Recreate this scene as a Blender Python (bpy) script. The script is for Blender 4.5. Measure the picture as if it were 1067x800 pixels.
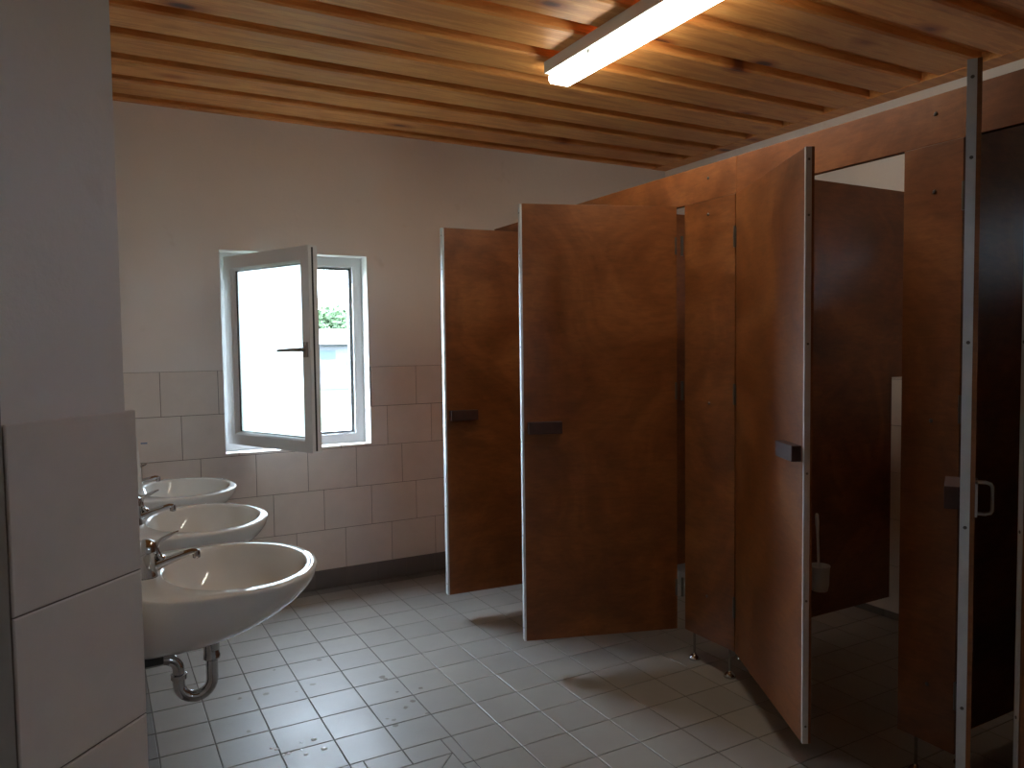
import bpy, bmesh, math, random
from math import sin, cos, pi, sqrt, radians
from mathutils import Vector, Matrix, noise

for o in list(bpy.data.objects):
    bpy.data.objects.remove(o)
S = bpy.context.scene
COL = S.collection

# ------------------------------------------------------------------ camera
H, PITCH, YAW, ROLL, FPX = 1.486, 0.0501, 0.5028, -0.01286, 792.3
cam = bpy.data.cameras.new('camera')
cam.sensor_fit = 'HORIZONTAL'
cam.sensor_width = 36.0
cam.lens = FPX / 1067 * 36.0
cam.clip_start = 0.02
cam.clip_end = 500
camo = bpy.data.objects.new('camera', cam)
COL.objects.link(camo)
R0 = Vector((cos(YAW), -sin(YAW), 0))
F0 = Vector((sin(YAW) * cos(PITCH), cos(YAW) * cos(PITCH), -sin(PITCH)))
U0 = Vector((sin(YAW) * sin(PITCH), cos(YAW) * sin(PITCH), cos(PITCH)))
RR = cos(ROLL) * R0 + sin(ROLL) * U0
UU = -sin(ROLL) * R0 + cos(ROLL) * U0
m = Matrix((RR, UU, -F0)).transposed().to_4x4()
m.translation = Vector((0, 0, H))
camo.matrix_world = m
S.camera = camo

# ------------------------------------------------------------------ world, exposure
SKY = 30.0
LAMP = 16.0
w = bpy.data.worlds.new('overcast_sky')
S.world = w
w.use_nodes = True
wn = w.node_tree.nodes
wn['Background'].inputs[0].default_value = (0.68, 0.83, 1.0, 1)
wn['Background'].inputs[1].default_value = SKY
S.view_settings.view_transform = 'Standard'
S.view_settings.look = 'None'
S.view_settings.gamma = 1.0
S.view_settings.use_curve_mapping = False
S.view_settings.exposure = 0.22
S.cycles.max_bounces = 14
S.cycles.diffuse_bounces = 8
S.cycles.transmission_bounces = 10
S.cycles.sample_clamp_indirect = 6.0

# ------------------------------------------------------------------ materials
def mat(name):
    mt = bpy.data.materials.new(name)
    mt.use_nodes = True
    nt = mt.node_tree
    return mt, nt, nt.nodes, nt.links, nt.nodes['Principled BSDF']

def node(nt, kind, **kw):
    n = nt.nodes.new(kind)
    for k, v in kw.items():
        setattr(n, k, v)
    return n

def ramp(nt, fac, stops):
    r = nt.nodes.new('ShaderNodeValToRGB')
    cr = r.color_ramp
    while len(cr.elements) > 2:
        cr.elements.remove(cr.elements[-1])
    cr.elements[0].position, cr.elements[0].color = stops[0][0], (*stops[0][1], 1)
    cr.elements[1].position, cr.elements[1].color = stops[-1][0], (*stops[-1][1], 1)
    for p, c in stops[1:-1]:
        e = cr.elements.new(p)
        e.color = (*c, 1)
    nt.links.new(fac, r.inputs[0])
    return r.outputs[0]

def mathn(nt, op, a, b=None, clamp=False):
    n = nt.nodes.new('ShaderNodeMath')
    n.operation = op
    n.use_clamp = clamp
    for i, v in enumerate((a, b)):
        if v is None:
            continue
        if isinstance(v, (int, float)):
            n.inputs[i].default_value = v
        else:
            nt.links.new(v, n.inputs[i])
    return n.outputs[0]

def mix(nt, fac, a, b, blend='MIX'):
    n = nt.nodes.new('ShaderNodeMix')
    n.data_type = 'RGBA'
    n.blend_type = blend
    for idx, v in ((0, fac), (6, a), (7, b)):
        if isinstance(v, (int, float)):
            n.inputs[idx].default_value = v
        elif isinstance(v, tuple):
            n.inputs[idx].default_value = (*v, 1)
        else:
            nt.links.new(v, n.inputs[idx])
    return n.outputs[2]

def noise_tex(nt, vec, scale, detail=4, rough=.5, dist=0.0):
    n = nt.nodes.new('ShaderNodeTexNoise')
    n.inputs['Scale'].default_value = scale
    n.inputs['Detail'].default_value = detail
    n.inputs['Roughness'].default_value = rough
    n.inputs['Distortion'].default_value = dist
    nt.links.new(vec, n.inputs['Vector'])
    return n.outputs['Fac']

def coords(nt, scale=(1, 1, 1), random_obj=False, island=False):
    tc = nt.nodes.new('ShaderNodeTexCoord')
    mp = nt.nodes.new('ShaderNodeMapping')
    mp.inputs['Scale'].default_value = scale
    vec = tc.outputs['Object']
    if random_obj or island:
        if random_obj:
            src = nt.nodes.new('ShaderNodeObjectInfo').outputs['Random']
        else:
            src = nt.nodes.new('ShaderNodeNewGeometry').outputs['Random Per Island']
        off = nt.nodes.new('ShaderNodeVectorMath')
        off.operation = 'SCALE'
        off.inputs[0].default_value = (37.0, 19.0, 53.0)
        nt.links.new(src, off.inputs['Scale'])
        ad = nt.nodes.new('ShaderNodeVectorMath')
        ad.operation = 'ADD'
        nt.links.new(vec, ad.inputs[0])
        nt.links.new(off.outputs[0], ad.inputs[1])
        vec = ad.outputs[0]
    nt.links.new(vec, mp.inputs['Vector'])
    return mp.outputs['Vector']

def bump(nt, b, h, strength, dist=.01):
    n = nt.nodes.new('ShaderNodeBump')
    n.inputs['Strength'].default_value = strength
    n.inputs['Distance'].default_value = dist
    nt.links.new(h, n.inputs['Height'])
    nt.links.new(n.outputs[0], b.inputs['Normal'])

def simple(name, col, rough=.5, metal=0.0, nscale=0, namp=.0, coat=0):
    mt, nt, ns, ln, b = mat(name)
    b.inputs['Roughness'].default_value = rough
    b.inputs['Metallic'].default_value = metal
    b.inputs['Coat Weight'].default_value = coat
    b.inputs['Coat Roughness'].default_value = .08
    v = coords(nt)
    f = noise_tex(nt, v, nscale or 12)
    a = namp or .06
    c = ramp(nt, f, [(.25, tuple(x * (1 - a) for x in col)), (.75, tuple(min(1, x * (1 + a)) for x in col))])
    ln.new(c, b.inputs['Base Color'])
    return mt

def make_plywood():
    mt, nt, ns, ln, b = mat('stained_plywood')
    v = coords(nt, (1, 1, 1), random_obj=True)
    v2 = coords(nt, (1.1, 1.1, 5.0), random_obj=True)
    warp = noise_tex(nt, v, 2.2, 5, .6, 1.6)
    grain = noise_tex(nt, v2, 9, 6, .65, .9)
    fine = noise_tex(nt, coords(nt, (3, 3, 40), random_obj=True), 10, 4, .6)
    c = ramp(nt, warp, [(.28, (.140, .042, .010)), (.5, (.215, .070, .017)), (.72, (.30, .108, .028))])
    g = ramp(nt, grain, [(.3, (.72, .70, .66)), (.62, (1.05, 1.03, 1.0))])
    c = mix(nt, .8, c, g, 'MULTIPLY')
    fg = ramp(nt, fine, [(.35, (.86, .85, .84)), (.6, (1, 1, 1))])
    c = mix(nt, .7, c, fg, 'MULTIPLY')
    # figured swirls of rotary cut veneer
    wv = ns.new('ShaderNodeTexWave')
    wv.wave_type = 'RINGS'
    wv.inputs['Scale'].default_value = 1.1
    wv.inputs['Distortion'].default_value = 14
    wv.inputs['Detail'].default_value = 2.5
    wv.inputs['Detail Scale'].default_value = .9
    ln.new(coords(nt, (1, 1, .55), random_obj=True), wv.inputs['Vector'])
    sw = ramp(nt, wv.outputs['Fac'], [(.0, (.80, .78, .76)), (.25, (1, 1, 1)), (1, (1.0, 1.0, 1.0))])
    c = mix(nt, .5, c, sw, 'MULTIPLY')
    ln.new(c, b.inputs['Base Color'])
    r = ramp(nt, warp, [(.3, (.38,) * 3), (.7, (.5,) * 3)])
    ln.new(r, b.inputs['Roughness'])
    b.inputs['Specular IOR Level'].default_value = .45
    bump(nt, b, warp, .12, .02)
    return mt

def make_pine():
    mt, nt, ns, ln, b = mat('pine_boards')
    v = coords(nt, (1, 1, 1), island=True)
    vs = coords(nt, (.8, 9, 9), island=True)
    # knots
    vk = coords(nt, (1.9, 4.2, .001), island=True)
    vo = ns.new('ShaderNodeTexVoronoi')
    vo.inputs['Scale'].default_value = 1.0
    vo.inputs['Randomness'].default_value = 1
    ln.new(vk, vo.inputs['Vector'])
    d = mathn(nt, 'ADD', vo.outputs['Distance'], mathn(nt, 'MULTIPLY', mathn(nt, 'SUBTRACT', noise_tex(nt, v, 14, 3), .5), .06))
    # grain, bent around the knots
    bend = mathn(nt, 'DIVIDE', .05, mathn(nt, 'ADD', d, .06))
    gr = noise_tex(nt, vs, 3.0, 6, .62, .5)
    g2 = mathn(nt, 'SINE', mathn(nt, 'MULTIPLY', mathn(nt, 'ADD', gr, mathn(nt, 'MULTIPLY', bend, .6)), 46))
    base = ramp(nt, gr, [(.3, (.56, .225, .060)), (.5, (.76, .345, .100)), (.7, (.86, .46, .155))])
    gl = ramp(nt, mathn(nt, 'MULTIPLY', mathn(nt, 'ADD', g2, 1), .5), [(0, (.88, .83, .76)), (.7, (1, 1, 1))])
    c = mix(nt, .75, base, gl, 'MULTIPLY')
    isl = ns.new('ShaderNodeNewGeometry').outputs['Random Per Island']
    c = mix(nt, .8, c, ramp(nt, isl, [(0, (.80, .76, .70)), (1, (1.08, 1.04, 1.0))]), 'MULTIPLY')
    kn = ramp(nt, d, [(.05, (.13, .06, .035)), (.085, (.30, .15, .08)), (.11, (.62, .42, .28)), (.24, (1, 1, 1))])
    c = mix(nt, 1.0, c, kn, 'MULTIPLY')
    big = noise_tex(nt, v, 1.4, 3)
    c = mix(nt, .6, c, ramp(nt, big, [(.3, (.66, .60, .54)), (.62, (1, 1, 1))]), 'MULTIPLY')
    ln.new(c, b.inputs['Base Color'])
    b.inputs['Roughness'].default_value = .48
    bump(nt, b, gr, .25, .006)
    return mt

def make_plaster(name, col):
    mt, nt, ns, ln, b = mat(name)
    v = coords(nt)
    n1 = noise_tex(nt, v, 1.1, 4)
    n2 = noise_tex(nt, v, 38, 5, .7)
    c = ramp(nt, n1, [(.3, tuple(x * .95 for x in col)), (.7, tuple(x * 1.03 for x in col))])
    spot = ramp(nt, noise_tex(nt, v, 9, 2, .4), [(.22, (.93, .92, .90)), (.3, (1, 1, 1))])
    c = mix(nt, 1, c, spot, 'MULTIPLY')
    ln.new(c, b.inputs['Base Color'])
    b.inputs['Roughness'].default_value = .85
    bump(nt, b, n2, .35, .004)
    return mt

def make_tile(name, col, rough, var=.05, mott=5.0):
    mt, nt, ns, ln, b = mat(name)
    v = coords(nt)
    isl = ns.new('ShaderNodeNewGeometry').outputs['Random Per Island']
    n1 = noise_tex(nt, v, mott, 5, .6)
    c = ramp(nt, n1, [(.25, tuple(x * .93 for x in col)), (.75, tuple(x * 1.04 for x in col))])
    c = mix(nt, 1, c, ramp(nt, isl, [(0, (1 - var,) * 3), (1, (1 + var * .3,) * 3)]), 'MULTIPLY')
    ln.new(c, b.inputs['Base Color'])
    rr = ramp(nt, noise_tex(nt, v, 3.1, 4), [(.3, (rough * .85,) * 3), (.7, (rough * 1.15,) * 3)])
    ln.new(rr, b.inputs['Roughness'])
    return mt, nt, c, b

M = {}
M['ply'] = make_plywood()
M['pine'] = make_pine()
M['plaster'] = make_plaster('wall_plaster', (.85, .815, .79))
M['tile'] = make_tile('wall_tile', (.80, .735, .685), .35, .04, 7)[0]
M['grout'] = simple('tile_grout', (.20, .165, .14), .9)
M['fgrout'] = simple('floor_grout', (.075, .062, .052), .8)
M['basetile'] = make_tile('base_tile', (.16, .145, .135), .5, .08, 9)[0]
M['alu'] = simple('brushed_aluminium', (.58, .585, .60), .5, .05, 30, .05)
M['screw'] = simple('screw_metal', (.13, .12, .115), .4, .6)
M['chrome'] = simple('chrome', (.50, .50, .50), .07, 1.0, 3, .02)
M['hinge'] = simple('hinge_steel', (.13, .11, .09), .4, .7)
M['block'] = simple('dark_wood_handle', (.048, .016, .012), .6, 0, 20, .2)
M['porcelain'] = simple('porcelain', (.80, .80, .78), .08, 0, 3, .015, .5)
M['upvc'] = simple('white_upvc', (.80, .81, .81), .30, 0, 4, .02)
M['rubber'] = simple('black_rubber', (.02, .02, .022), .6)
M['grey_metal'] = simple('grey_handle_metal', (.35, .34, .33), .35, .6)
M['white_plastic'] = simple('white_plastic', (.75, .75, .73), .35, 0, 5, .02)
M['bluish'] = simple('blue_print', (.18, .26, .42), .5)

def make_floor():
    mt, nt, c, b = make_tile('floor_tile', (.26, .238, .212), .42, .07, 6)
    # dried brown drips, each where it lies on the tiles
    tc = nt.nodes.new('ShaderNodeTexCoord')
    wob = noise_tex(nt, tc.outputs['Object'], 60, 2)
    spots = [(.686, 3.569, .008), (.895, 3.572, .013), (.802, 3.323, .013), (.603, 3.333, .014), (.497, 3.346, .011),
             (.479, 3.037, .012), (.72, 3.288, .006), (1.093, 3.240, .017), (1.10, 3.215, .012), (1.101, 3.064, .008),
             (1.126, 2.95, .013), (1.08, 2.911, .012), (.982, 2.858, .007), (1.001, 2.835, .012), (.991, 2.789, .013),
             (1.203, 3.045, .012), (1.138, 2.819, .008), (.828, 3.56, .005)]
    tot = None
    for x, y, r in spots:
        d = nt.nodes.new('ShaderNodeVectorMath')
        d.operation = 'DISTANCE'
        d.inputs[1].default_value = (x, y, 0)
        nt.links.new(tc.outputs['Object'], d.inputs[0])
        e = mathn(nt, 'ADD', d.outputs['Value'], mathn(nt, 'MULTIPLY', mathn(nt, 'SUBTRACT', wob, .5), .02))
        f = mathn(nt, 'DIVIDE', mathn(nt, 'SUBTRACT', r, e), .004, clamp=True)
        tot = f if tot is None else mathn(nt, 'MAXIMUM', tot, f)
    c2 = mix(nt, mathn(nt, 'MULTIPLY', tot, .85), c, (.085, .055, .035))
    nt.links.new(c2, b.inputs['Base Color'])
    return mt
M['floor'] = make_floor()

def make_frost():
    mt, nt, ns, ln, b = mat('frosted_glass')
    b.inputs['Base Color'].default_value = (.93, .98, .97, 1)
    b.inputs['Transmission Weight'].default_value = 1
    b.inputs['IOR'].default_value = 1.25
    f = noise_tex(nt, coords(nt), 300, 2)
    ln.new(ramp(nt, f, [(.3, (.5,) * 3), (.7, (.6,) * 3)]), b.inputs['Roughness'])
    return mt
M['frost'] = make_frost()

def make_emit(name, col, strength):
    mt, nt, ns, ln, b = mat(name)
    b.inputs['Base Color'].default_value = (.85, .85, .82, 1)
    b.inputs['Roughness'].default_value = .3
    b.inputs['Emission Color'].default_value = (*col, 1)
    f = noise_tex(nt, coords(nt), 2, 2)
    r = ns.new('ShaderNodeMapRange')
    r.inputs['To Min'].default_value = strength * .97
    r.inputs['To Max'].default_value = strength * 1.03
    ln.new(f, r.inputs['Value'])
    ln.new(r.outputs[0], b.inputs['Emission Strength'])
    return mt
M['lamp'] = make_emit('lit_diffuser', (1.0, .98, .84), LAMP)
M['leaf'] = simple('tree_leaves', (.030, .062, .018), .8, 0, 3, .4)
M['bark'] = simple('tree_bark', (.05, .04, .03), .9)
M['grass'] = simple('lawn_grass', (.021, .036, .012), 1.0, 0, .3, .2)
M['render'] = simple('pale_building_wall', (.085, .088, .092), .8)
M['bluewall'] = simple('blue_building_panel', (.036, .055, .085), .7)
M['roof'] = simple('light_roof', (.07, .07, .075), .8)
M['winglass'] = simple('building_window', (.012, .016, .022), .2)

# ------------------------------------------------------------------ geometry helpers
class MB:
    def __init__(self):
        self.v, self.f = [], []
    def add(self, verts, faces):
        n = len(self.v)
        self.v += [tuple(p) for p in verts]
        self.f += [tuple(i + n for i in f) for f in faces]
    def box(self, x0, x1, y0, y1, z0, z1):
        p = [(x, y, z) for z in (z0, z1) for y in (y0, y1) for x in (x0, x1)]
        self.add(p, [(0, 2, 3, 1), (4, 5, 7, 6), (0, 1, 5, 4), (1, 3, 7, 5), (3, 2, 6, 7), (2, 0, 4, 6)])
    def cbox(self, x0, x1, y0, y1, z0, z1, c):
        """chamfered box"""
        bm = bmesh.new()
        bmesh.ops.create_cube(bm, size=1)
        for v in bm.verts:
            v.co = Vector(((x0 + x1) / 2 + v.co.x * (x1 - x0), (y0 + y1) / 2 + v.co.y * (y1 - y0), (z0 + z1) / 2 + v.co.z * (z1 - z0)))
        bmesh.ops.bevel(bm, geom=bm.edges[:], offset=c, segments=2, profile=.6, affect='EDGES')
        bm.verts.index_update()
        self.add([v.co[:] for v in bm.verts], [tuple(q.index for q in f.verts) for f in bm.faces])
        bm.free()
    def tube(self, pts, rad, n=16, cap=True):
        pts = [Vector(p) for p in pts]
        if not isinstance(rad, (list, tuple)):
            rad = [rad] * len(pts)
        rings = []
        t0 = (pts[1] - pts[0]).normalized()
        a = Vector((0, 0, 1)) if abs(t0.z) < .9 else Vector((0, 1, 0))
        nrm = t0.cross(a).normalized()
        for i, p in enumerate(pts):
            if i == 0: t = pts[1] - pts[0]
            elif i == len(pts) - 1: t = pts[-1] - pts[-2]
            else: t = (pts[i + 1] - pts[i]).normalized() + (pts[i] - pts[i - 1]).normalized()
            t.normalize()
            nrm = (nrm - t * nrm.dot(t)).normalized()
            b = t.cross(nrm)
            rings.append([p + rad[i] * (cos(2 * pi * k / n) * nrm + sin(2 * pi * k / n) * b) for k in range(n)])
        v = [q for r in rings for q in r]
        f = [(i * n + k, i * n + (k + 1) % n, (i + 1) * n + (k + 1) % n, (i + 1) * n + k) for i in range(len(pts) - 1) for k in range(n)]
        if cap:
            f += [tuple(range(n))[::-1], tuple((len(pts) - 1) * n + k for k in range(n))]
        self.add(v, f)
    def lathe(self, c, prof, n=24):
        """prof: (r, z) list, axis z"""
        v = [(c[0] + r * cos(2 * pi * k / n), c[1] + r * sin(2 * pi * k / n), c[2] + z) for r, z in prof for k in range(n)]
        f = [(i * n + k, i * n + (k + 1) % n, (i + 1) * n + (k + 1) % n, (i + 1) * n + k) for i in range(len(prof) - 1) for k in range(n)]
        f += [tuple(range(n))[::-1], tuple((len(prof) - 1) * n + k for k in range(n))]
        self.add(v, f)
    def prism(self, poly, z0, z1):
        n = len(poly)
        self.add([(x, y, z0) for x, y in poly] + [(x, y, z1) for x, y in poly],
                 [tuple(range(n))[::-1], tuple(range(n, 2 * n))] + [(i, (i + 1) % n, n + (i + 1) % n, n + i) for i in range(n)])
    def build(self, name, material, parent=None, smooth=False, angle=35):
        me = bpy.data.meshes.new(name)
        me.from_pydata(self.v, [], self.f)
        bm = bmesh.new()
        bm.from_mesh(me)
        bmesh.ops.recalc_face_normals(bm, faces=bm.faces[:])
        if smooth:
            for f in bm.faces: f.smooth = True
            for e in bm.edges:
                if len(e.link_faces) == 2 and e.calc_face_angle(0) > radians(angle):
                    e.smooth = False
        bm.to_mesh(me)
        bm.free()
        me.materials.append(material)
        o = bpy.data.objects.new(name, me)
        COL.objects.link(o)
        if parent: o.parent = parent
        return o

def one(fn, name, material, parent=None, smooth=False, **kw):
    mb = MB()
    fn(mb)
    return mb.build(name, material, parent, smooth, **kw)

def struct(o):
    o['kind'] = 'structure'
    return o

def empty(name, loc=(0, 0, 0), rz=0.0):
    o = bpy.data.objects.new(name, None)
    o.empty_display_size = .1
    COL.objects.link(o)
    o.location = loc
    o.rotation_euler = (0, 0, rz)
    return o

def tag(o, label, cat, group=None, kind=None):
    o['label'] = label
    o['category'] = cat
    if group: o['group'] = group
    if kind: o['kind'] = kind
    return o

def copy_tree(o, parent=None):
    c = o.copy()
    COL.objects.link(c)
    c.parent = parent
    for ch in list(o.children):
        copy_tree(ch, c)
    return c

# ------------------------------------------------------------------ dimensions of the place
YB = 4.63            # tiled face of the wall with the window
XL, XR = .05, 3.92   # wall behind the basins, wall behind the toilets
YF = -1.6            # wall behind the photographer
ZC = 2.826           # upper ceiling boards
XP = 2.423           # front face of the cubicle row
ZT0, TH, TW = .116, .25, .303
ZTOP = ZT0 + 5 * TH
WX0, WX1, WZ0, WZ1 = .653, 1.523, .882, 2.056

# ------------------------------------------------------------------ walls
def wall_back(mb):
    y0, y1 = YB + .010, YB + .33
    mb.box(-.6, WX0, y0, y1, -.36, 3.0)
    mb.box(WX1, 4.2, y0, y1, -.36, 3.0)
    mb.box(WX0, WX1, y0, y1, -.36, WZ0)
    mb.box(WX0, WX1, y0, y1, WZ1, 3.0)
wb = struct(one(wall_back, 'wall_back', M['plaster']))

def tile_box(mb, axis, face, u0, u1, z0, z1, th, sign, c=.0012):
    """one tile whose visible face lies at coordinate `face` of `axis`, body going sign*th behind"""
    a = [(u0, z0), (u1, z0), (u1, z1), (u0, z1)]
    b = [(u0 + c, z0 + c), (u1 - c, z0 + c), (u1 - c, z1 - c), (u0 + c, z1 - c)]
    pts = []
    for ring, off in ((a, sign * th), (a, sign * c), (b, 0)):
        for u, z in ring:
            pts.append((u, face + off, z) if axis == 'y' else (face + off, u, z))
    f = [(8, 9, 10, 11)]
    for r in (0, 4):
        f += [(r + k, r + (k + 1) % 4, r + 4 + (k + 1) % 4, r + 4 + k) for k in range(4)]
    mb.add(pts, f)

def clip_rects(u0, u1, z0, z1, hole):
    if not hole: return [(u0, u1, z0, z1)]
    a, b, c, d = hole
    if u1 <= a or u0 >= b or z1 <= c or z0 >= d: return [(u0, u1, z0, z1)]
    out = []
    if u0 < a: out.append((u0, a, z0, z1))
    if u1 > b: out.append((b, u1, z0, z1))
    m0, m1 = max(u0, a), min(u1, b)
    if z0 < c: out.append((m0, m1, z0, c))
    if z1 > d: out.append((m0, m1, d, z1))
    return out

def tile_field(mb, axis, face, u0, u1, rows, sign, hole=None, g=.0016, th=.008):
    for (z0, z1, off, wdt) in rows:
        k = math.floor((u0 - off) / wdt)
        while off + k * wdt < u1:
            a, b = max(off + k * wdt, u0), min(off + (k + 1) * wdt, u1)
            k += 1
            if b - a < .012: continue
            for r in clip_rects(a + g, b - g, z0 + g, z1 - g, hole):
                if r[1] - r[0] > .01 and r[3] - r[2] > .01:
                    tile_box(mb, axis, face, *r, th, sign)
J0 = .516
rows_back = [(ZT0 + 0 * TH, ZT0 + 1 * TH, J0 + .74 * TW, TW), (ZT0 + 1 * TH, ZT0 + 2 * TH, J0 + .31 * TW, TW),
             (ZT0 + 2 * TH, ZT0 + 3 * TH, J0, TW), (ZT0 + 3 * TH, ZT0 + 4 * TH, J0 + .69 * TW, TW),
             (ZT0 + 4 * TH, ZT0 + 5 * TH, J0 + .35 * TW, TW)]
hole = (WX0, WX1, WZ0, 9)
mb = MB(); tile_field(mb, 'y', YB, XL, XR, rows_back, 1, hole)
mb.build('wall_tiles', M['tile'], wb)
mb = MB()
for r in clip_rects(XL, XR, 0, ZTOP, hole): mb.box(r[0], r[1], YB + .0035, YB + .0105, r[2], r[3])
mb.build('tile_grout', M['grout'], wb)

# wall behind the basins with its splayed end beside the camera
AX, AY, BX, BY = .0595, 1.421, -.109, 1.245
poly = [(.0430, 1.4215), (-.119, 1.259), (-.119, YF - .2), (-.6, YF - .2), (-.6, YB + .3), (.040, YB + .3), (.040, 1.5), (.0430, 1.49)]
wl = struct(one(lambda mb: mb.prism(poly, -.36, 3.0), 'wall_left', M['plaster']))
rows_left = [(ZT0 + k * TH, ZT0 + (k + 1) * TH, 1.42 + (.15 if k % 2 else 0), TW) for k in range(5)]
mb = MB(); tile_field(mb, 'x', XL, 1.425, YB, rows_left, -1)
# tiles on the splayed end: rows one tile wide
dx, dy = AX - BX, AY - BY
L = sqrt(dx * dx + dy * dy); ux, uy = dx / L, dy / L; nx, ny = uy, -ux
for k in range(-1, 5):
    z0, z1 = (ZT0 + k * TH + .0016, ZT0 + (k + 1) * TH - .0016 + (.022 if k == 4 else 0)) if k >= 0 else (.0, ZT0 - .0016)
    c = .0015
    a = [(0, z0), (L, z0), (L, z1), (0, z1)]
    b = [(c, z0 + c), (L - c, z0 + c), (L - c, z1 - c), (c, z1 - c)]
    pts = []
    for ring, off in ((a, .010), (a, c), (b, 0)):
        for u, z in ring: pts.append((BX + ux * u - nx * off, BY + uy * u - ny * off, z))
    f = [(8, 9, 10, 11)]
    for r in (0, 4): f += [(r + q, r + (q + 1) % 4, r + 4 + (q + 1) % 4, r + 4 + q) for q in range(4)]
    mb.add(pts, f)
mb.build('wall_tiles', M['tile'], wl)
mb = MB()
mb.prism([(.048, 1.43), (.030, 1.43), (.030, YB), (.048, YB)], 0, ZTOP)
mb.prism([(AX - nx * .004 , AY - ny * .004), (BX - nx * .004, BY - ny * .004), (BX - nx * .02, BY - ny * .02), (AX - nx * .02, AY - ny * .02)], 0, ZTOP + .018)
mb.build('tile_grout', M['grout'], wl)

jamb = struct(one(lambda mb: mb.cbox(-.150, -.1125, .75, 1.236, 0, 2.06, .003), 'trim_2', simple('grey_door_jamb', (.20, .20, .195), .5)))

# unseen small high frosted windows, one per cubicle, added for the dividers' sheen
VENTS = [4.12, 3.08, 2.045, 1.04, .05]
VW, V0, V1 = .11, 1.88, 2.04
def wall_right(mb):
    ys = [YF - .2] + [q for v in VENTS[::-1] for q in (v - VW, v + VW)] + [YB + .3]
    for k in range(0, len(ys), 2): mb.box(XR + .008, XR + .3, ys[k], ys[k + 1], -.36, 3.0)
    for v in VENTS:
        mb.box(XR + .008, XR + .3, v - VW, v + VW, -.36, V0)
        mb.box(XR + .008, XR + .3, v - VW, v + VW, V1, 3.0)
wr = struct(one(wall_right, 'wall_right', M['plaster']))
for k, v in enumerate(VENTS):
    e = struct(empty('window_%d' % (k + 3), (XR + .17, v, (V0 + V1) / 2)))
    hz = (V1 - V0) / 2
    def vf(mb):
        t = .028
        for (a, b, c, d) in ((-VW, -VW + t, -hz, hz), (VW - t, VW, -hz, hz), (-VW + t, VW - t, -hz, -hz + t), (-VW + t, VW - t, hz - t, hz)):
            mb.box(-.025, .025, a, b, c, d)
    one(vf, 'window_frame', M['upvc'], e)
    one(lambda mb: mb.box(-.003, .003, -VW + .024, VW - .024, -hz + .024, hz - .024), 'glass_pane', M['frost'], e)
rows_right = [(ZT0 + k * TH, ZT0 + (k + 1) * TH, .1 * k, TW) for k in range(5)]
mb = MB(); tile_field(mb, 'x', XR, YF, YB, rows_right, 1)
mb.build('wall_tiles', M['tile'], wr)
one(lambda mb: mb.box(XR + .004, XR + .009, YF, YB, 0, ZTOP), 'tile_grout', M['grout'], wr)
VX0, VX1, VZ0, VZ1 = 1.62, 1.98, 1.62, 1.98
def wall_front(mb):
    for q in clip_rects(-.6, 4.2, -.36, 3.0, (VX0, VX1, VZ0, VZ1)): mb.box(q[0], q[1], YF - .2, YF, q[2], q[3])
wf = struct(one(wall_front, 'wall_front', M['plaster']))
w2 = struct(empty('window_2', (0, 0, 0)))  # unseen window, added to brighten the surfaces that face the camera
def frame2(mb):
    for (a, b, c, d) in ((VX0, VX0 + .03, VZ0, VZ1), (VX1 - .03, VX1, VZ0, VZ1), (VX0 + .03, VX1 - .03, VZ0, VZ0 + .03), (VX0 + .03, VX1 - .03, VZ1 - .03, VZ1)):
        mb.box(a, b, YF - .14, YF - .08, c, d)
one(frame2, 'window_frame', M['upvc'], w2)

# tiled boxing behind the toilets
XB, FS0 = 3.69, .1985
bxg = struct(one(lambda mb: mb.box(XB + .009, XR - .001, YF + .01, YB - .001, 0, 1.285), 'wall_boxing', M['grout']))
mb = MB()
tile_field(mb, 'x', XB, YF + .01, YB - .001, [(.04 + k * TH, .04 + (k + 1) * TH, .13 * k + .05, TW) for k in range(4)] + [(1.04, 1.285, .2, TW)], 1)
mb.box(XB, XR - .002, YF + .01, YB - .001, 1.286, 1.294)
mb.build('boxing_tiles', M['tile'], bxg)
mb = MB(); tile_field(mb, 'x', XB, YF + .01, YB - .001, [(.0, .04, 0, FS0)], 1)
mb.build('base_tiles', M['basetile'], bxg)

# ------------------------------------------------------------------ floor
FS, FX0, FY0 = .1985, .3536, 3.0023
BORX, BORY = .160, 4.54
def floor_tile(mb, poly, z=0.0, g=.0019, c=.0018, th=.008):
    """poly counter-clockwise convex; shrink by g then chamfer"""
    def inset(P, d):
        out = []
        n = len(P)
        for i in range(n):
            p0, p1, p2 = Vector(P[i - 1]), Vector(P[i]), Vector(P[(i + 1) % n])
            e1, e2 = (p1 - p0).normalized(), (p2 - p1).normalized()
            n1, n2 = Vector((-e1.y, e1.x)), Vector((-e2.y, e2.x))
            k = 1 + n1.dot(n2)
            out.append(p1 + (n1 + n2) * (d / k))
        return out
    a, b = inset(poly, g), inset(poly, g + c)
    n = len(poly)
    v = [(p[0], p[1], z - th) for p in a] + [(p[0], p[1], z - c * .6) for p in a] + [(p[0], p[1], z) for p in b]
    f = [tuple(2 * n + i for i in range(n))]
    for r in (0, n): f += [(r + i, r + (i + 1) % n, r + n + (i + 1) % n, r + n + i) for i in range(n)]
    mb.add(v, f)
def rect(a, b, c, d): return [(a, c), (b, c), (b, d), (a, d)]
DR = (.800, 1.103, 2.191, 2.494)
mb = MB()
i0, i1 = -1, 18
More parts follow.
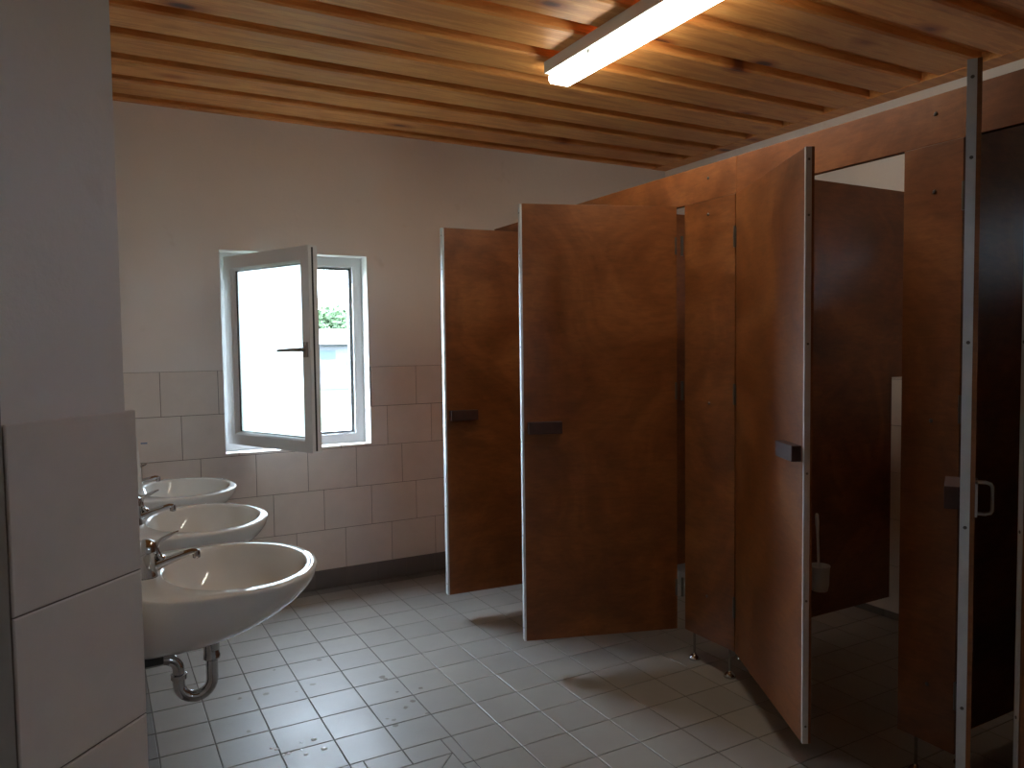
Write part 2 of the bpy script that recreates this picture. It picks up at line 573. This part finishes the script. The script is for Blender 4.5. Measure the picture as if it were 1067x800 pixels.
for i in range(-3, 19):
    for j in range(-24, 9):
        a, b = FX0 + i * FS, FX0 + (i + 1) * FS
        c, d = FY0 + j * FS, FY0 + (j + 1) * FS
        lo = BORX if c > 1.40 else -.11
        a, b, c, d = max(a, lo), min(b, XR), max(c, YF), min(d, BORY)
        if b - a < .012 or d - c < .012: continue
        for q in clip_rects(a, b, c, d, DR):
            if q[1] - q[0] > .008 and q[3] - q[2] > .008: floor_tile(mb, rect(*q))
# cut tiles falling to the drain
dc = ((DR[0] + DR[1]) / 2, (DR[2] + DR[3]) / 2)
s = .05
inn = [(dc[0] - s, dc[1] - s), (dc[0] + s, dc[1] - s), (dc[0] + s, dc[1] + s), (dc[0] - s, dc[1] + s)]
out = [(DR[0], DR[2]), (DR[1], DR[2]), (DR[1], DR[3]), (DR[0], DR[3])]
for k in range(4): floor_tile(mb, [out[k], out[(k + 1) % 4], inn[(k + 1) % 4], inn[k]])
fl = struct(mb.build('floor', M['floor']))
one(lambda mb: mb.box(-.5, 4.1, YF - .1, YB + .2, -.06, -.0022), 'floor_grout', M['fgrout'], fl)
def grate(mb):
    mb.box(dc[0] - s + .002, dc[0] + s - .002, dc[1] - s + .002, dc[1] + s - .002, -.006, -.0035)
    for k in range(6):
        x = dc[0] - .038 + k * .0152
        mb.box(x - .004, x + .004, dc[1] - .044, dc[1] + .044, -.004, -.0005)
    for q in (-1, 1):
        mb.box(dc[0] - .048, dc[0] + .048, dc[1] + q * .046 - .002, dc[1] + q * .046 + .002, -.004, 0)
one(grate, 'drain_grate', M['chrome'], fl)
# darker border tiles along the walls
mb = MB()
for j in range(-8, 9):
    c, d = max(FY0 + j * FS, 1.42), min(FY0 + (j + 1) * FS, YB)
    if d - c > .01: floor_tile(mb, rect(XL + .001, BORX, c, d))
for i in range(-1, 18):
    a, b = max(FX0 + i * FS, BORX), min(FX0 + (i + 1) * FS, XR)
    floor_tile(mb, rect(a, b, BORY, YB))
struct(mb.build('trim_1', M['basetile']))
mb = MB(); tile_field(mb, 'y', YB + .001, XL, XR, [(.0, ZT0, FX0, FS)], 1)
struct(mb.build('baseboard_back', M['basetile']))
mb = MB(); tile_field(mb, 'x', XL - .001, 1.43, YB, [(.0, ZT0, FY0, FS)], -1)
struct(mb.build('baseboard_left', M['basetile']))

# ------------------------------------------------------------------ ceiling
ZB, ZR = 2.821, 2.868
mb = MB()
rng = random.Random(4)
P, G0, GW = .303, 3.945, .086
def board(mb, x0, x1, y0, y1, z0, z1, c=.009):
    pts = [(y0, z1), (y0, z0 + c), (y0 + c, z0), (y1 - c, z0), (y1, z0 + c), (y1, z1)]
    n = len(pts)
    mb.add([(x0, y, z) for y, z in pts] + [(x1, y, z) for y, z in pts],
           [tuple(range(n)), tuple(range(n, 2 * n))[::-1]] + [(i, (i + 1) % n, n + (i + 1) % n, n + i) for i in range(n)])
for k in range(-18, 3):
    g = G0 + k * P + rng.uniform(-.006, .006)
    board(mb, -.13, 3.82, g + GW / 2, g + P - GW / 2 + rng.uniform(-.012, .008), ZB + rng.uniform(0, .003), ZR)
    board(mb, -.13, 3.82, g - GW / 2 - .03, g + GW / 2 + .03, ZR, ZR + .02, .001)
mb.box(3.80, XR + .008, YF, YB + .01, ZB - .0015, ZR + .01)
ce = struct(mb.build('ceiling', M['pine']))
one(lambda mb: mb.box(-.6, 4.2, YF - .2, YB + .3, ZR + .022, 3.05), 'ceiling_slab', M['plaster'], ce)

# ------------------------------------------------------------------ window
win = struct(empty('window_1', (0, 0, 0)))
FY, FY2, FW = YB + .125, YB + .195, .058
def frame(mb):
    for (a, b, c, d) in ((WX0, WX0 + FW, WZ0, WZ1), (WX1 - FW, WX1, WZ0, WZ1), (WX0 + FW, WX1 - FW, WZ0, WZ0 + FW), (WX0 + FW, WX1 - FW, WZ1 - FW, WZ1)):
        mb.box(a, b, FY, FY2, c, d)
    q = FW + .016
    for (a, b, c, d) in ((WX0 + FW, WX0 + q, WZ0 + FW, WZ1 - FW), (WX1 - q, WX1 - FW, WZ0 + FW, WZ1 - FW), (WX0 + q, WX1 - q, WZ0 + FW, WZ0 + q), (WX0 + q, WX1 - q, WZ1 - q, WZ1 - FW)):
        mb.box(a, b, FY + .035, FY2 + .01, c, d)
one(frame, 'window_frame', M['upvc'], win)
def gasket(mb):
    q, t = FW + .016, .008
    y0, y1 = FY + .028, FY + .044
    for (a, b, c, d) in ((WX0 + q - t, WX0 + q, WZ0 + q - t, WZ1 - q + t), (WX1 - q, WX1 - q + t, WZ0 + q - t, WZ1 - q + t), (WX0 + q, WX1 - q, WZ0 + q - t, WZ0 + q), (WX0 + q, WX1 - q, WZ1 - q, WZ1 - q + t)):
        mb.box(a, b, y0, y1, c, d)
one(gasket, 'frame_gasket', M['rubber'], win)
def keeps(mb):
    mb.box(WX1 - FW - .002, WX1 - FW + .003, FY + .006, FY + .022, 1.90, 1.975)
    mb.box(1.36, 1.42, FY + .006, FY + .022, WZ0 + FW - .002, WZ0 + FW + .003)
one(keeps, 'lock_keep', M['grey_metal'], win)
# open sash: local x from the hinge, local -y away from the inner face
sash = empty('sash', (.68, 4.70, 0), math.atan2(-.918, .397))
sash.parent = win
SW, SZ0, SZ1 = .787, .935, 2.022
def sashf(mb):
    # local y = 0 inner face; outer side is +y (towards the opening)
    gx0, gx1, gz0, gz1 = .070, .722, .995, 1.950
    t = .058
    for (a, b, c, d) in ((0, gx0, SZ0, SZ1), (gx1, SW, SZ0, SZ1), (gx0, gx1, SZ0, gz0), (gx0, gx1, gz1, SZ1)):
        mb.box(a, b, 0, t, c, d)
    o = .012
    # glazing bead, sloped
    q = .016
    for (pa, pb) in (((gx0, gz0), (gx0, gz1)), ((gx1, gz0), (gx1, gz1))):
        sg = 1 if pa[0] == gx0 else -1
        mb.add([(pa[0], .004, gz0), (pa[0], .03, gz0), (pa[0] + sg * q, .03, gz0), (pa[0] + sg * q * .6, .012, gz0),
                (pa[0], .004, gz1), (pa[0], .03, gz1), (pa[0] + sg * q, .03, gz1), (pa[0] + sg * q * .6, .012, gz1)],
               [(0, 1, 2, 3), (4, 5, 6, 7), (0, 1, 5, 4), (1, 2, 6, 5), (2, 3, 7, 6), (3, 0, 4, 7)])
    for zz, sg in ((gz0, 1), (gz1, -1)):
        mb.add([(gx0, .004, zz), (gx0, .03, zz), (gx0, .03, zz + sg * q), (gx0, .012, zz + sg * q * .6),
                (gx1, .004, zz), (gx1, .03, zz), (gx1, .03, zz + sg * q), (gx1, .012, zz + sg * q * .6)],
               [(0, 1, 2, 3), (4, 5, 6, 7), (0, 1, 5, 4), (1, 2, 6, 5), (2, 3, 7, 6), (3, 0, 4, 7)])
one(sashf, 'sash_frame', M['upvc'], sash)
def sgask(mb):
    a0, a1, c0, c1, t = .084, .708, 1.009, 1.936, .005
    for (a, b, c, d) in ((a0, a0 + t, c0, c1), (a1 - t, a1, c0, c1), (a0, a1, c0, c0 + t), (a0, a1, c1 - t, c1)):
        mb.box(a, b, .026, .033, c, d)
    mb.box(SW, SW + .002, .020, .030, SZ0 + .01, SZ1 - .01)
one(sgask, 'sash_gasket', M['rubber'], sash)
one(lambda mb: mb.box(.066, .726, .034, .040, .99, 1.955), 'glass_pane', M['frost'], sash)
def whandle(mb):
    mb.cbox(.738, .768, -.012, .001, 1.44, 1.52, .004)
    mb.tube([(.753, -.008, 1.48), (.753, -.040, 1.48)], .011)
    pts = [(.758, -.046, 1.48), (.735, -.052, 1.48), (.70, -.054, 1.48), (.64, -.056, 1.478), (.585, -.058, 1.476)]
    mb.tube(pts, [.010, .011, .0095, .0085, .007])
one(whandle, 'window_handle', M['grey_metal'], sash, True)
def shinge(mb):
    for z in (1.02, 1.93): mb.tube([(-.008, .01, z - .04), (-.008, .01, z + .04)], .009)
one(shinge, 'sash_hinge', M['upvc'], sash, True)

# ------------------------------------------------------------------ cubicle row
ZH, ZHT, ZPB = 2.123, 2.280, .130
def screw_mb(mb, x, y, z, r=.007, ax='x'):
    n = 12
    if ax == 'x':
        mb.tube([(x, y, z), (x - .004, y, z)], [r, r * .6], n)
    else:
        mb.tube([(x, y, z), (x, y - .004, z)], [r, r * .6], n)

def header(y0, y1, label, screws=()):
    e = empty('header_board', (XP, (y0 + y1) / 2, 0))
    one(lambda mb: mb.cbox(0, .027, -(y1 - y0) / 2 + .0006, (y1 - y0) / 2 - .0006, ZH, ZHT, .0012), 'board', M['ply'], e)
    for y in screws:
        one(lambda mb: screw_mb(mb, 0, y - (y0 + y1) / 2, 2.22), 'screw', M['screw'], e, True)
    return tag(e, label, 'board', None)
header(2.402, YB - .002, 'orange-brown plywood header board above the far cubicle doors, reaching the window wall', (3.60, 2.572))
header(YF + .01, 2.402, 'orange-brown plywood header board above the near cubicle doors, with a white wall strip above', (1.53, .55))

def pilaster(y0, y1, label, feet=(), screws=()):
    yc = (y0 + y1) / 2
    e = empty('cubicle_front_panel', (XP, yc, 0))
    one(lambda mb: mb.cbox(0, .027, y0 - yc, y1 - yc, ZPB, ZH - .0008, .0012), 'panel', M['ply'], e)
    for y in feet:
        f = one(lambda mb: mb.tube([(.0135, y - yc, .012), (.0135, y - yc, ZPB + .004)], .0055), 'foot_post', M['chrome'], e, True)
        one(lambda mb: mb.lathe((.0135, y - yc, 0), [(.026, 0.0005), (.0265, .006), (.023, .014), (.014, .022), (.008, .027), (.007, .030)]), 'foot_cap', M['chrome'], f, True)
    for y, z in screws:
        one(lambda mb: screw_mb(mb, 0, y - yc, z), 'screw', M['screw'], e, True)
    return tag(e, label, 'cubicle panel')
pilaster(4.462, YB - .003, 'narrow orange-brown plywood strip between the farthest cubicle door and the window wall')
pilaster(3.512, 3.690, 'narrow orange-brown plywood strip hidden between the two farthest open cubicle doors', (3.60,))
pilaster(2.410, 2.726, 'orange-brown plywood front panel on two chrome feet between the two middle doors', (2.677, 2.450), ((2.572, 2.06), (2.566, 1.217), (2.58, .33)))
pilaster(1.436, 1.636, 'dark orange-brown plywood strip beside the dark open cubicle, left of the edge-on door', (1.575,), ((1.53, 1.97), (1.53, 1.221), (1.53, .33)))
pilaster(.475, .662, 'plywood front strip at the hinges of the nearest cubicle door, right of frame', (.55,), ((.55, 1.97),))

def divider(yc, x1, label, top=ZHT - .01):
    e = empty('cubicle_divider', (XP + .027, yc, 0))
    one(lambda mb: mb.cbox(.001, x1 - XP - .027, -.0125, .0125, .118, top, .0012), 'panel', M['ply'], e)
    one(lambda mb: mb.box(.15, .19, -.009, .009, 0.0, .119), 'foot_post', M['chrome'], e)
    one(lambda mb: mb.box(1.05, 1.09, -.009, .009, 0.0, .119), 'foot_post', M['chrome'], e)
    return tag(e, label, 'cubicle divider')
def divider_full(yc, label):
    """divider notched over the tiled boxing"""
    e = empty('cubicle_divider', (XP + .027, yc, 0))
    def f(mb):
        xo = XP + .027
        pts = [(.001, .118), (XB - xo - .001, .118), (XB - xo - .001, 1.296), (XR - xo - .002, 1.296), (XR - xo - .002, ZHT - .01), (.001, ZHT - .01)]
        n = len(pts)
        mb.add([(x, -.0125, z) for x, z in pts] + [(x, .0125, z) for x, z in pts],
               [(0, 1, 2, 5), (2, 3, 4, 5), (6, 11, 8, 7), (8, 11, 10, 9)] + [(i, (i + 1) % n, n + (i + 1) % n, n + i) for i in range(n)])
    one(f, 'panel', M['ply'], e)
    for x in (.17,):
        one(lambda mb: mb.lathe((x, 0, 0), [(.022, .0005), (.022, .006), (.012, .02), (.007, .026), (.006, .119)]), 'foot', M['chrome'], e, True)
    return tag(e, label, 'cubicle divider')
divider_full(3.605, 'dark plywood divider wall between the two farthest cubicles')
divider_full(2.560, 'dark plywood divider wall with the toilet brush, inside the open cubicle behind the third door')
divider_full(1.530, 'dark plywood divider wall seen right of the edge-on door')
divider_full(.555, 'plywood divider wall of the nearest cubicle, right of frame')

DW = .770
def door(hy, dirv, hand, label, start=.006, bolt=False):
    """hand +1: outer face towards local +y"""
    e = empty('cubicle_door', (XP - .002, hy, 0), math.atan2(dirv[1], dirv[0]))
    T = .034 if hand > 0 else .029
    y_in = -hand * T
    lo, hi = sorted((0, y_in))
    one(lambda mb: mb.cbox(start, DW - .0025, lo, hi, ZPB, ZH - .002, .0012), 'door_panel', M['ply'], e)
    def strip(mb):
        a, b = sorted((hand * .0012, -hand * (.0345 if hand > 0 else .019)))
        mb.cbox(DW - .0028, DW, a, b, ZPB + .001, ZH - .003, .0006)
        a, b = sorted((hand * .0012, hand * .0001))
        mb.box(DW - .010, DW - .0004, a, b, ZPB + .001, ZH - .003)
    st = one(strip, 'edge_strip', M['alu'], e)
    for z in (.19, .62, 1.05, 1.48, 1.90, 2.08):
        one(lambda mb: mb.tube([(DW, -hand * .010, z), (DW + .0015, -hand * .010, z)], [.0042, .003], 10), 'screw', M['screw'], st, True)
    def block(mb):
        a, b = sorted((0, hand * .034))
        mb.cbox(.590, .745, a, b, 1.086, 1.140, .002)
    one(block, 'door_handle', M['block'], e)
    for z in (.33, 1.265, 1.94):
        def hg(mb):
            mb.tube([(.002, hand * .004, z - .045), (.002, hand * .004, z + .045)], .0065, 12)
            mb.lathe((.002, hand * .004, z), [(.0075, -.006), (.0075, .006)], 12)
            a, b = sorted((hand * .0003, hand * .0018))
            mb.box(max(start, .004), .010 + start, a, b, z - .04, z + .04)
        one(hg, 'hinge', M['hinge'], e, True)
    if bolt:
        yi = y_in
        def plate(mb):
            a, b = sorted((yi, yi - hand * .006))
            mb.cbox(DW - .115, DW - .03, a, b, 1.07, 1.15, .0015)
        pl = one(plate, 'bolt_plate', M['grey_metal'], e)
        def loop(mb):
            x, z, o = DW - .070, 1.11, yi - hand * .006
            k = -hand
            pts = [(x, yi, z + .038), (x, o + k * .016, z + .038), (x, o + k * .026, z + .035), (x, o + k * .030, z + .028), (x, o + k * .030, z - .028),
                   (x, o + k * .026, z - .035), (x, o + k * .016, z - .038), (x, yi, z - .038)]
            mb.tube(pts, .0045, 10)
        one(loop, 'pull_handle', M['grey_metal'], pl, True)
    return tag(e, label, 'door')

def unit(a, b):
    d = Vector((b[0] - a[0], b[1] - a[1])); return d.normalized()
door(3.700, unit((XP, 3.70), (1.66, 3.76)), +1, 'farthest open cubicle door, orange-brown plywood, partly behind the wide door', .008)
door(2.742, unit((XP, 2.742), (1.692, 2.985)), +1, 'wide-open orange-brown cubicle door facing the camera, in front of the farthest door', .026)
door(2.405, unit((XP, 2.405), (2.047, 1.715)), -1, 'half-open orange-brown cubicle door left of the dark cubicle opening', .004)
door(1.427, unit((XP, 1.427), (1.748, 1.029)), -1, 'cubicle door seen edge-on as a tall pale metal strip with screws', .006, True)
door(.452, unit((XP, .452), (1.868, .919)), -1, 'nearest cubicle door showing only its pale edge at the lower right corner', .006)

# toilet brush hanging on the divider
tb = empty('toilet_brush', (3.075, 2.5470, .30))
def holder(mb):
    mb.lathe((0, -.052, 0), [(.028, -.03), (.038, -.028), (.044, .0), (.047, .085), (.050, .090), (.050, .096), (.043, .096), (.040, .02), (.010, .015)], 28)
    mb.box(-.02, .02, -.012, -.0002, .0, .09)
one(holder, 'holder', M['white_plastic'], tb, True)
one(lambda mb: mb.tube([(.0, -.052, .02), (-.004, -.050, .10), (-.010, -.047, .25), (-.011, -.046, .30), (-.014, -.045, .345), (-.0145, -.045, .352)], [.006, .006, .0065, .009, .009, .005]), 'brush_handle', M['white_plastic'], tb, True)
tag(tb, 'white toilet brush in a wall-hung holder on the dark divider', 'toilet brush')

# ------------------------------------------------------------------ ceiling light
cl = empty('ceiling_light', (1.992, 3.125, ZB))
LL = 1.28
def hous(mb):
    mb.cbox(-.082, .020, -LL, -.004, -.056, -.0005, .004)
one(hous, 'housing', M['white_plastic'], cl)
def diff(mb):
    pts = [(-.052, -.0555), (-.058, -.062), (-.058, -.082), (-.048, -.096), (.050, -.096), (.060, -.084), (.060, -.050), (.050, -.036), (.0205, -.036), (.0205, -.0555)]
    n = len(pts)
    ys = [(-LL - .001, .90), (-LL + .010, 1), (-.012, 1), (.0, .90)]
    v = [(x * s_, y, -.07 + (z + .07) * s_) for y, s_ in ys for x, z in pts]
    f = [tuple(range(n)), tuple(range(3 * n, 4 * n))] + [(r * n + i, r * n + (i + 1) % n, (r + 1) * n + (i + 1) % n, (r + 1) * n + i) for r in range(3) for i in range(n)]
    mb.add(v, f)
one(diff, 'diffuser', M['lamp'], cl)
for y in (-.34, -.95):
    one(lambda mb: mb.cbox(-.064, -.0585, y - .012, y + .012, -.070, -.050, .001), 'clip', M['white_plastic'], cl)
tag(cl, 'lit fluorescent batten light fixed under the pine board ceiling', 'ceiling light')

# ------------------------------------------------------------------ washbasins
def outer_xy(phi):
    c, s_ = cos(phi), sin(phi)
    if c >= 0:
        r = 1 / sqrt((c / .252) ** 2 + (s_ / .305) ** 2)
    else:
        r = (abs(c / .30) ** 3.4 + abs(s_ / .305) ** 3.4) ** (-1 / 3.4)
    return .30 + r * c, r * s_
def inner_xy(phi, k):
    return .312 + .203 * k * cos(phi) * (1.0 if cos(phi) > 0 else 1.0), .252 * k * sin(phi)
def make_basin(loc, label):
    e = empty('washbasin', loc)
    mb = MB()
    N = 72
    rings = []
    for k, z in ((.10, -.140), (.30, -.137), (.5, -.128), (.68, -.112), (.82, -.088), (.92, -.055), (.975, -.024), (1.0, -.008), (1.018, .0015), (1.045, .004)):
        rings.append([(*inner_xy(2 * pi * i / N, k), z) for i in range(N)])
    for q, z in ((.45, .0025), (.93, .0015), (.985, -.001), (1.0, -.007)):
        r = []
        for i in range(N):
            ph = 2 * pi * i / N
            a, b = inner_xy(ph, 1.045), outer_xy(ph)
            r.append((a[0] + (b[0] - a[0]) * q, a[1] + (b[1] - a[1]) * q, z))
        rings.append(r)
    for t in (.10, .2, .32, .45, .58, .70, .80, .88, .94, .98, .997):
        s_ = (1 - t ** 1.6) ** .5
        r = []
        for i in range(N):
            x, y = outer_xy(2 * pi * i / N)
            r.append((x * s_, y * s_ ** .95, -.010 - .208 * t))
        rings.append(r)
    v = [p for r in rings for p in r]
    f = [(a * N + i, a * N + (i + 1) % N, (a + 1) * N + (i + 1) % N, (a + 1) * N + i) for a in range(len(rings) - 1) for i in range(N)]
    f += [tuple(range(N))[::-1], tuple((len(rings) - 1) * N + i for i in range(N))]
    mb.add(v, f)
    bowl = mb.build('basin_bowl', M['porcelain'], e, True, 60)
    one(lambda mb: mb.lathe((.235, 0, 0), [(.021, -.142), (.022, -.134), (.018, -.131), (.005, -.132)]), 'drain_plug', M['chrome'], bowl, True)
    one(lambda mb: mb.tube([(.124, 0, -.040), (.128, 0, -.0405)], [.010, .009], 16), 'overflow_hole', M['rubber'], bowl, True)
    # single lever mixer
    fb = one(lambda mb: mb.lathe((.066, 0, 0), [(.030, .002), (.030, .008), (.0285, .012), (.0275, .040), (.0275, .064), (.0295, .068), (.0295, .080), (.028, .094), (.022, .107), (.011, .114), (.002, .1155)]), 'faucet', M['chrome'], e, True)
    one(lambda mb: mb.tube([(.070, 0, .028), (.092, 0, .034), (.120, 0, .044), (.160, 0, .055), (.188, 0, .0615), (.202, 0, .060)], [.020, .017, .0135, .011, .0105, .009]), 'spout', M['chrome'], fb, True)
    one(lambda mb: mb.lathe((.201, 0, .040), [(.009, 0), (.0115, .003), (.0115, .016), (.010, .024), (.004, .027)]), 'aerator', M['chrome'], fb, True)
    one(lambda mb: mb.tube([(.108, 0, .052), (.100, 0, .060), (.094, 0, .074), (.092, 0, .088), (.096, 0, .101), (.110, 0, .110), (.126, 0, .117), (.140, 0, .124), (.154, 0, .128)],
                           [.012, .0095, .0075, .007, .0065, .0065, .006, .005, .003], 12), 'lever', M['chrome'], fb, True)
    # bottle-less chrome trap
    tr = empty('drain_trap'); tr.parent = e
    z = -.82
    one(lambda mb: mb.lathe((.235, 0, z), [(.024, .660), (.026, .625), (.031, .616), (.030, .609), (.0235, .600), (.0225, .560), (.0245, .557), (.0245, .546), (.019, .542)]), 'drain_cup', M['chrome'], tr, True)
    pts = [(.235, 0, z + .55), (.235, 0, z + .486)]
    for k in range(1, 12):
        a = -pi * k / 12
        pts.append((.188 + .047 * cos(a), 0, z + .486 + .047 * sin(a)))
    pts += [(.141, 0, z + .486), (.141, 0, z + .528)]
    for k in range(1, 9):
        a = pi / 2 * k / 8
        pts.append((.100 + .041 * cos(a), 0, z + .528 + .041 * sin(a)))
    pts += [(.05, 0, z + .568), (.002, 0, z + .567)]
    one(lambda mb: mb.tube(pts, .0172, 18), 'trap_pipe', M['chrome'], tr, True)
    one(lambda mb: mb.lathe((.141, 0, z), [(.0175, .500), (.0235, .503), (.0235, .516), (.0175, .519)]), 'trap_nut', M['chrome'], tr, True)
    one(lambda mb: mb.tube([(.001, 0, z + .567), (.006, 0, z + .567), (.010, 0, z + .567)], [.032, .031, .018], 24), 'wall_flange', M['chrome'], tr, True)
    one(lambda mb: mb.cbox(.002, .095, -.105, -.075, z + .594, z + .618, .003), 'mounting_block', M['rubber'], e)
    tag(e, label, 'washbasin', None)
    return e
labels = ['nearest white oval washbasin with its chrome trap showing beneath', 'middle of the three white oval washbasins, chrome mixer behind',
          'farthest white oval washbasin, closest to the tiled window wall']
b0 = make_basin((XL + .0005, 2.445, .82), labels[0])
for k in (1, 2):
    c = copy_tree(b0)
    c.location = (XL + .0005, 2.445 + .767 * k, .82)
    c['label'] = labels[k]

# soap dispenser
sd = empty('soap_dispenser', (XL + .0005, 3.60, .89))
def disp(mb):
    prof = [(0, 0), (.092, 0), (.112, .012), (.110, .09), (.100, .225), (.088, .248), (.0, .25)]
    n = len(prof)
    v = []
    for y, s_ in ((-.052, .93), (-.047, 1), (.047, 1), (.052, .93)):
        v += [(x * s_, y, .125 + (z - .125) * (.97 if s_ < 1 else 1)) for x, z in prof]
    f = [tuple(range(n)), tuple(range(3 * n, 4 * n))] + [(r * n + i, r * n + (i + 1) % n, (r + 1) * n + (i + 1) % n, (r + 1) * n + i) for r in range(3) for i in range(n)]
    mb.add(v, f)
one(disp, 'dispenser_body', M['white_plastic'], sd, True, angle=25)
one(lambda mb: mb.cbox(.07, .118, -.02, .02, -.006, .03, .003), 'push_lever', M['white_plastic'], sd)
tag(sd, 'white wall-hung dispenser between the middle and far washbasins', 'soap dispenser')
st = one(lambda mb: mb.cbox(.212, .245, YB - .0012, YB + .0002, .972, .980, .0003), 'wall_sticker', M['bluish'])
tag(st, 'tiny blue sticker on the wall tile above the farthest basin', 'sticker')

# water drops on the floor, their glint put into a near-white colour
drops = MB()
for x, y, r in ((.684, 2.846, .011), (.701, 2.76, .012), (.632, 2.754, .008), (.579, 2.793, .007), (.546, 2.845, .009), (.53, 2.863, .006), (.637, 2.847, .005), (.625, 2.794, .005), (.560, 2.792, .005)):
    drops.lathe((x, y, 0.0002), [(r, 0), (r * .92, r * .12), (r * .7, r * .26), (r * .4, r * .34), (r * .05, r * .36)], 16)
wd = drops.build('water_drops', simple('glint_white_drops', (.95, .96, .98), .25, 0, 5, .02, 1), None, True)
tag(wd, 'small pale drops scattered on the floor tiles below the nearest basin', 'water drops', kind='stuff')

# ------------------------------------------------------------------ outside
ZG = -.35
one(lambda mb: mb.box(-60, 90, -60, 120, ZG - .3, ZG), 'lawn', M['grass'])['kind'] = 'structure'
def leaves(c, rad, n, seed, size=.22):
    rg = random.Random(seed)
    mb = MB()
    for _ in range(n):
        d = Vector((rg.gauss(0, 1), rg.gauss(0, 1), rg.gauss(0, 1))).normalized()
        k = rg.uniform(.55, 1) * (1 + .22 * noise.noise(d * 2.3 + Vector((seed, 0, 0))))
        p = Vector(c) + Vector((d.x * rad[0] * k, d.y * rad[1] * k, d.z * rad[2] * k))
        a = Vector((rg.gauss(0, 1), rg.gauss(0, 1), rg.gauss(0, 1))).normalized() * size
        b = a.orthogonal().normalized() * size * .6
        mb.add([p - a, p + b, p + a, p - b], [(0, 1, 2, 3)])
    return mb
def tree(x, y, h, r, seed, label):
    e = empty('tree', (x, y, ZG))
    leaves((0, 0, h * .60), (r, r, h * .42), 3200, seed, .2).build('crown', M['leaf'], e)
    one(lambda mb: mb.tube([(0, 0, 0), (.05, .02, h * .25), (-.03, 0, h * .5), (.05, 0, h * .8)], [.22, .17, .12, .04], 10), 'trunk', M['bark'], e)
    return tag(e, label, 'tree')
tree(13.6, 50, 4.6, 2.6, 1, 'pale overexposed green tree seen through the window gap beside the open sash')
hs = empty('building', (11.2, 34, ZG))
def bwalls(mb): mb.box(-5, 5, 0, 4, 0, 2.0)
def broof(mb):
    mb.add([(-5.3, -.4, 2.0), (5.3, -.4, 2.0), (5.3, 4.4, 2.0), (-5.3, 4.4, 2.0), (-5.3, 2, 2.75), (5.3, 2, 2.75)], [(0, 1, 5, 4), (2, 3, 4, 5), (0, 4, 3), (1, 2, 5), (0, 3, 2, 1)])
one(bwalls, 'wall', M['render'], hs)
one(broof, 'roof', M['roof'], hs)
one(lambda mb: mb.box(-4.4, -1.6, -.03, .0, 1.35, 1.75), 'blue_panel', M['bluewall'], hs)
for x in (-2.6, -.7, 1.1, 3.0):
    f_ = one(lambda mb: mb.box(x - .35, x + .35, -.04, .0, .75, 1.35), 'window', M['render'], hs)
    one(lambda mb: mb.box(x - .29, x + .29, -.05, -.04, .81, 1.29), 'pane', M['winglass'], f_)
tag(hs, 'low white building with a blue panel across the lawn, seen through the window', 'building')
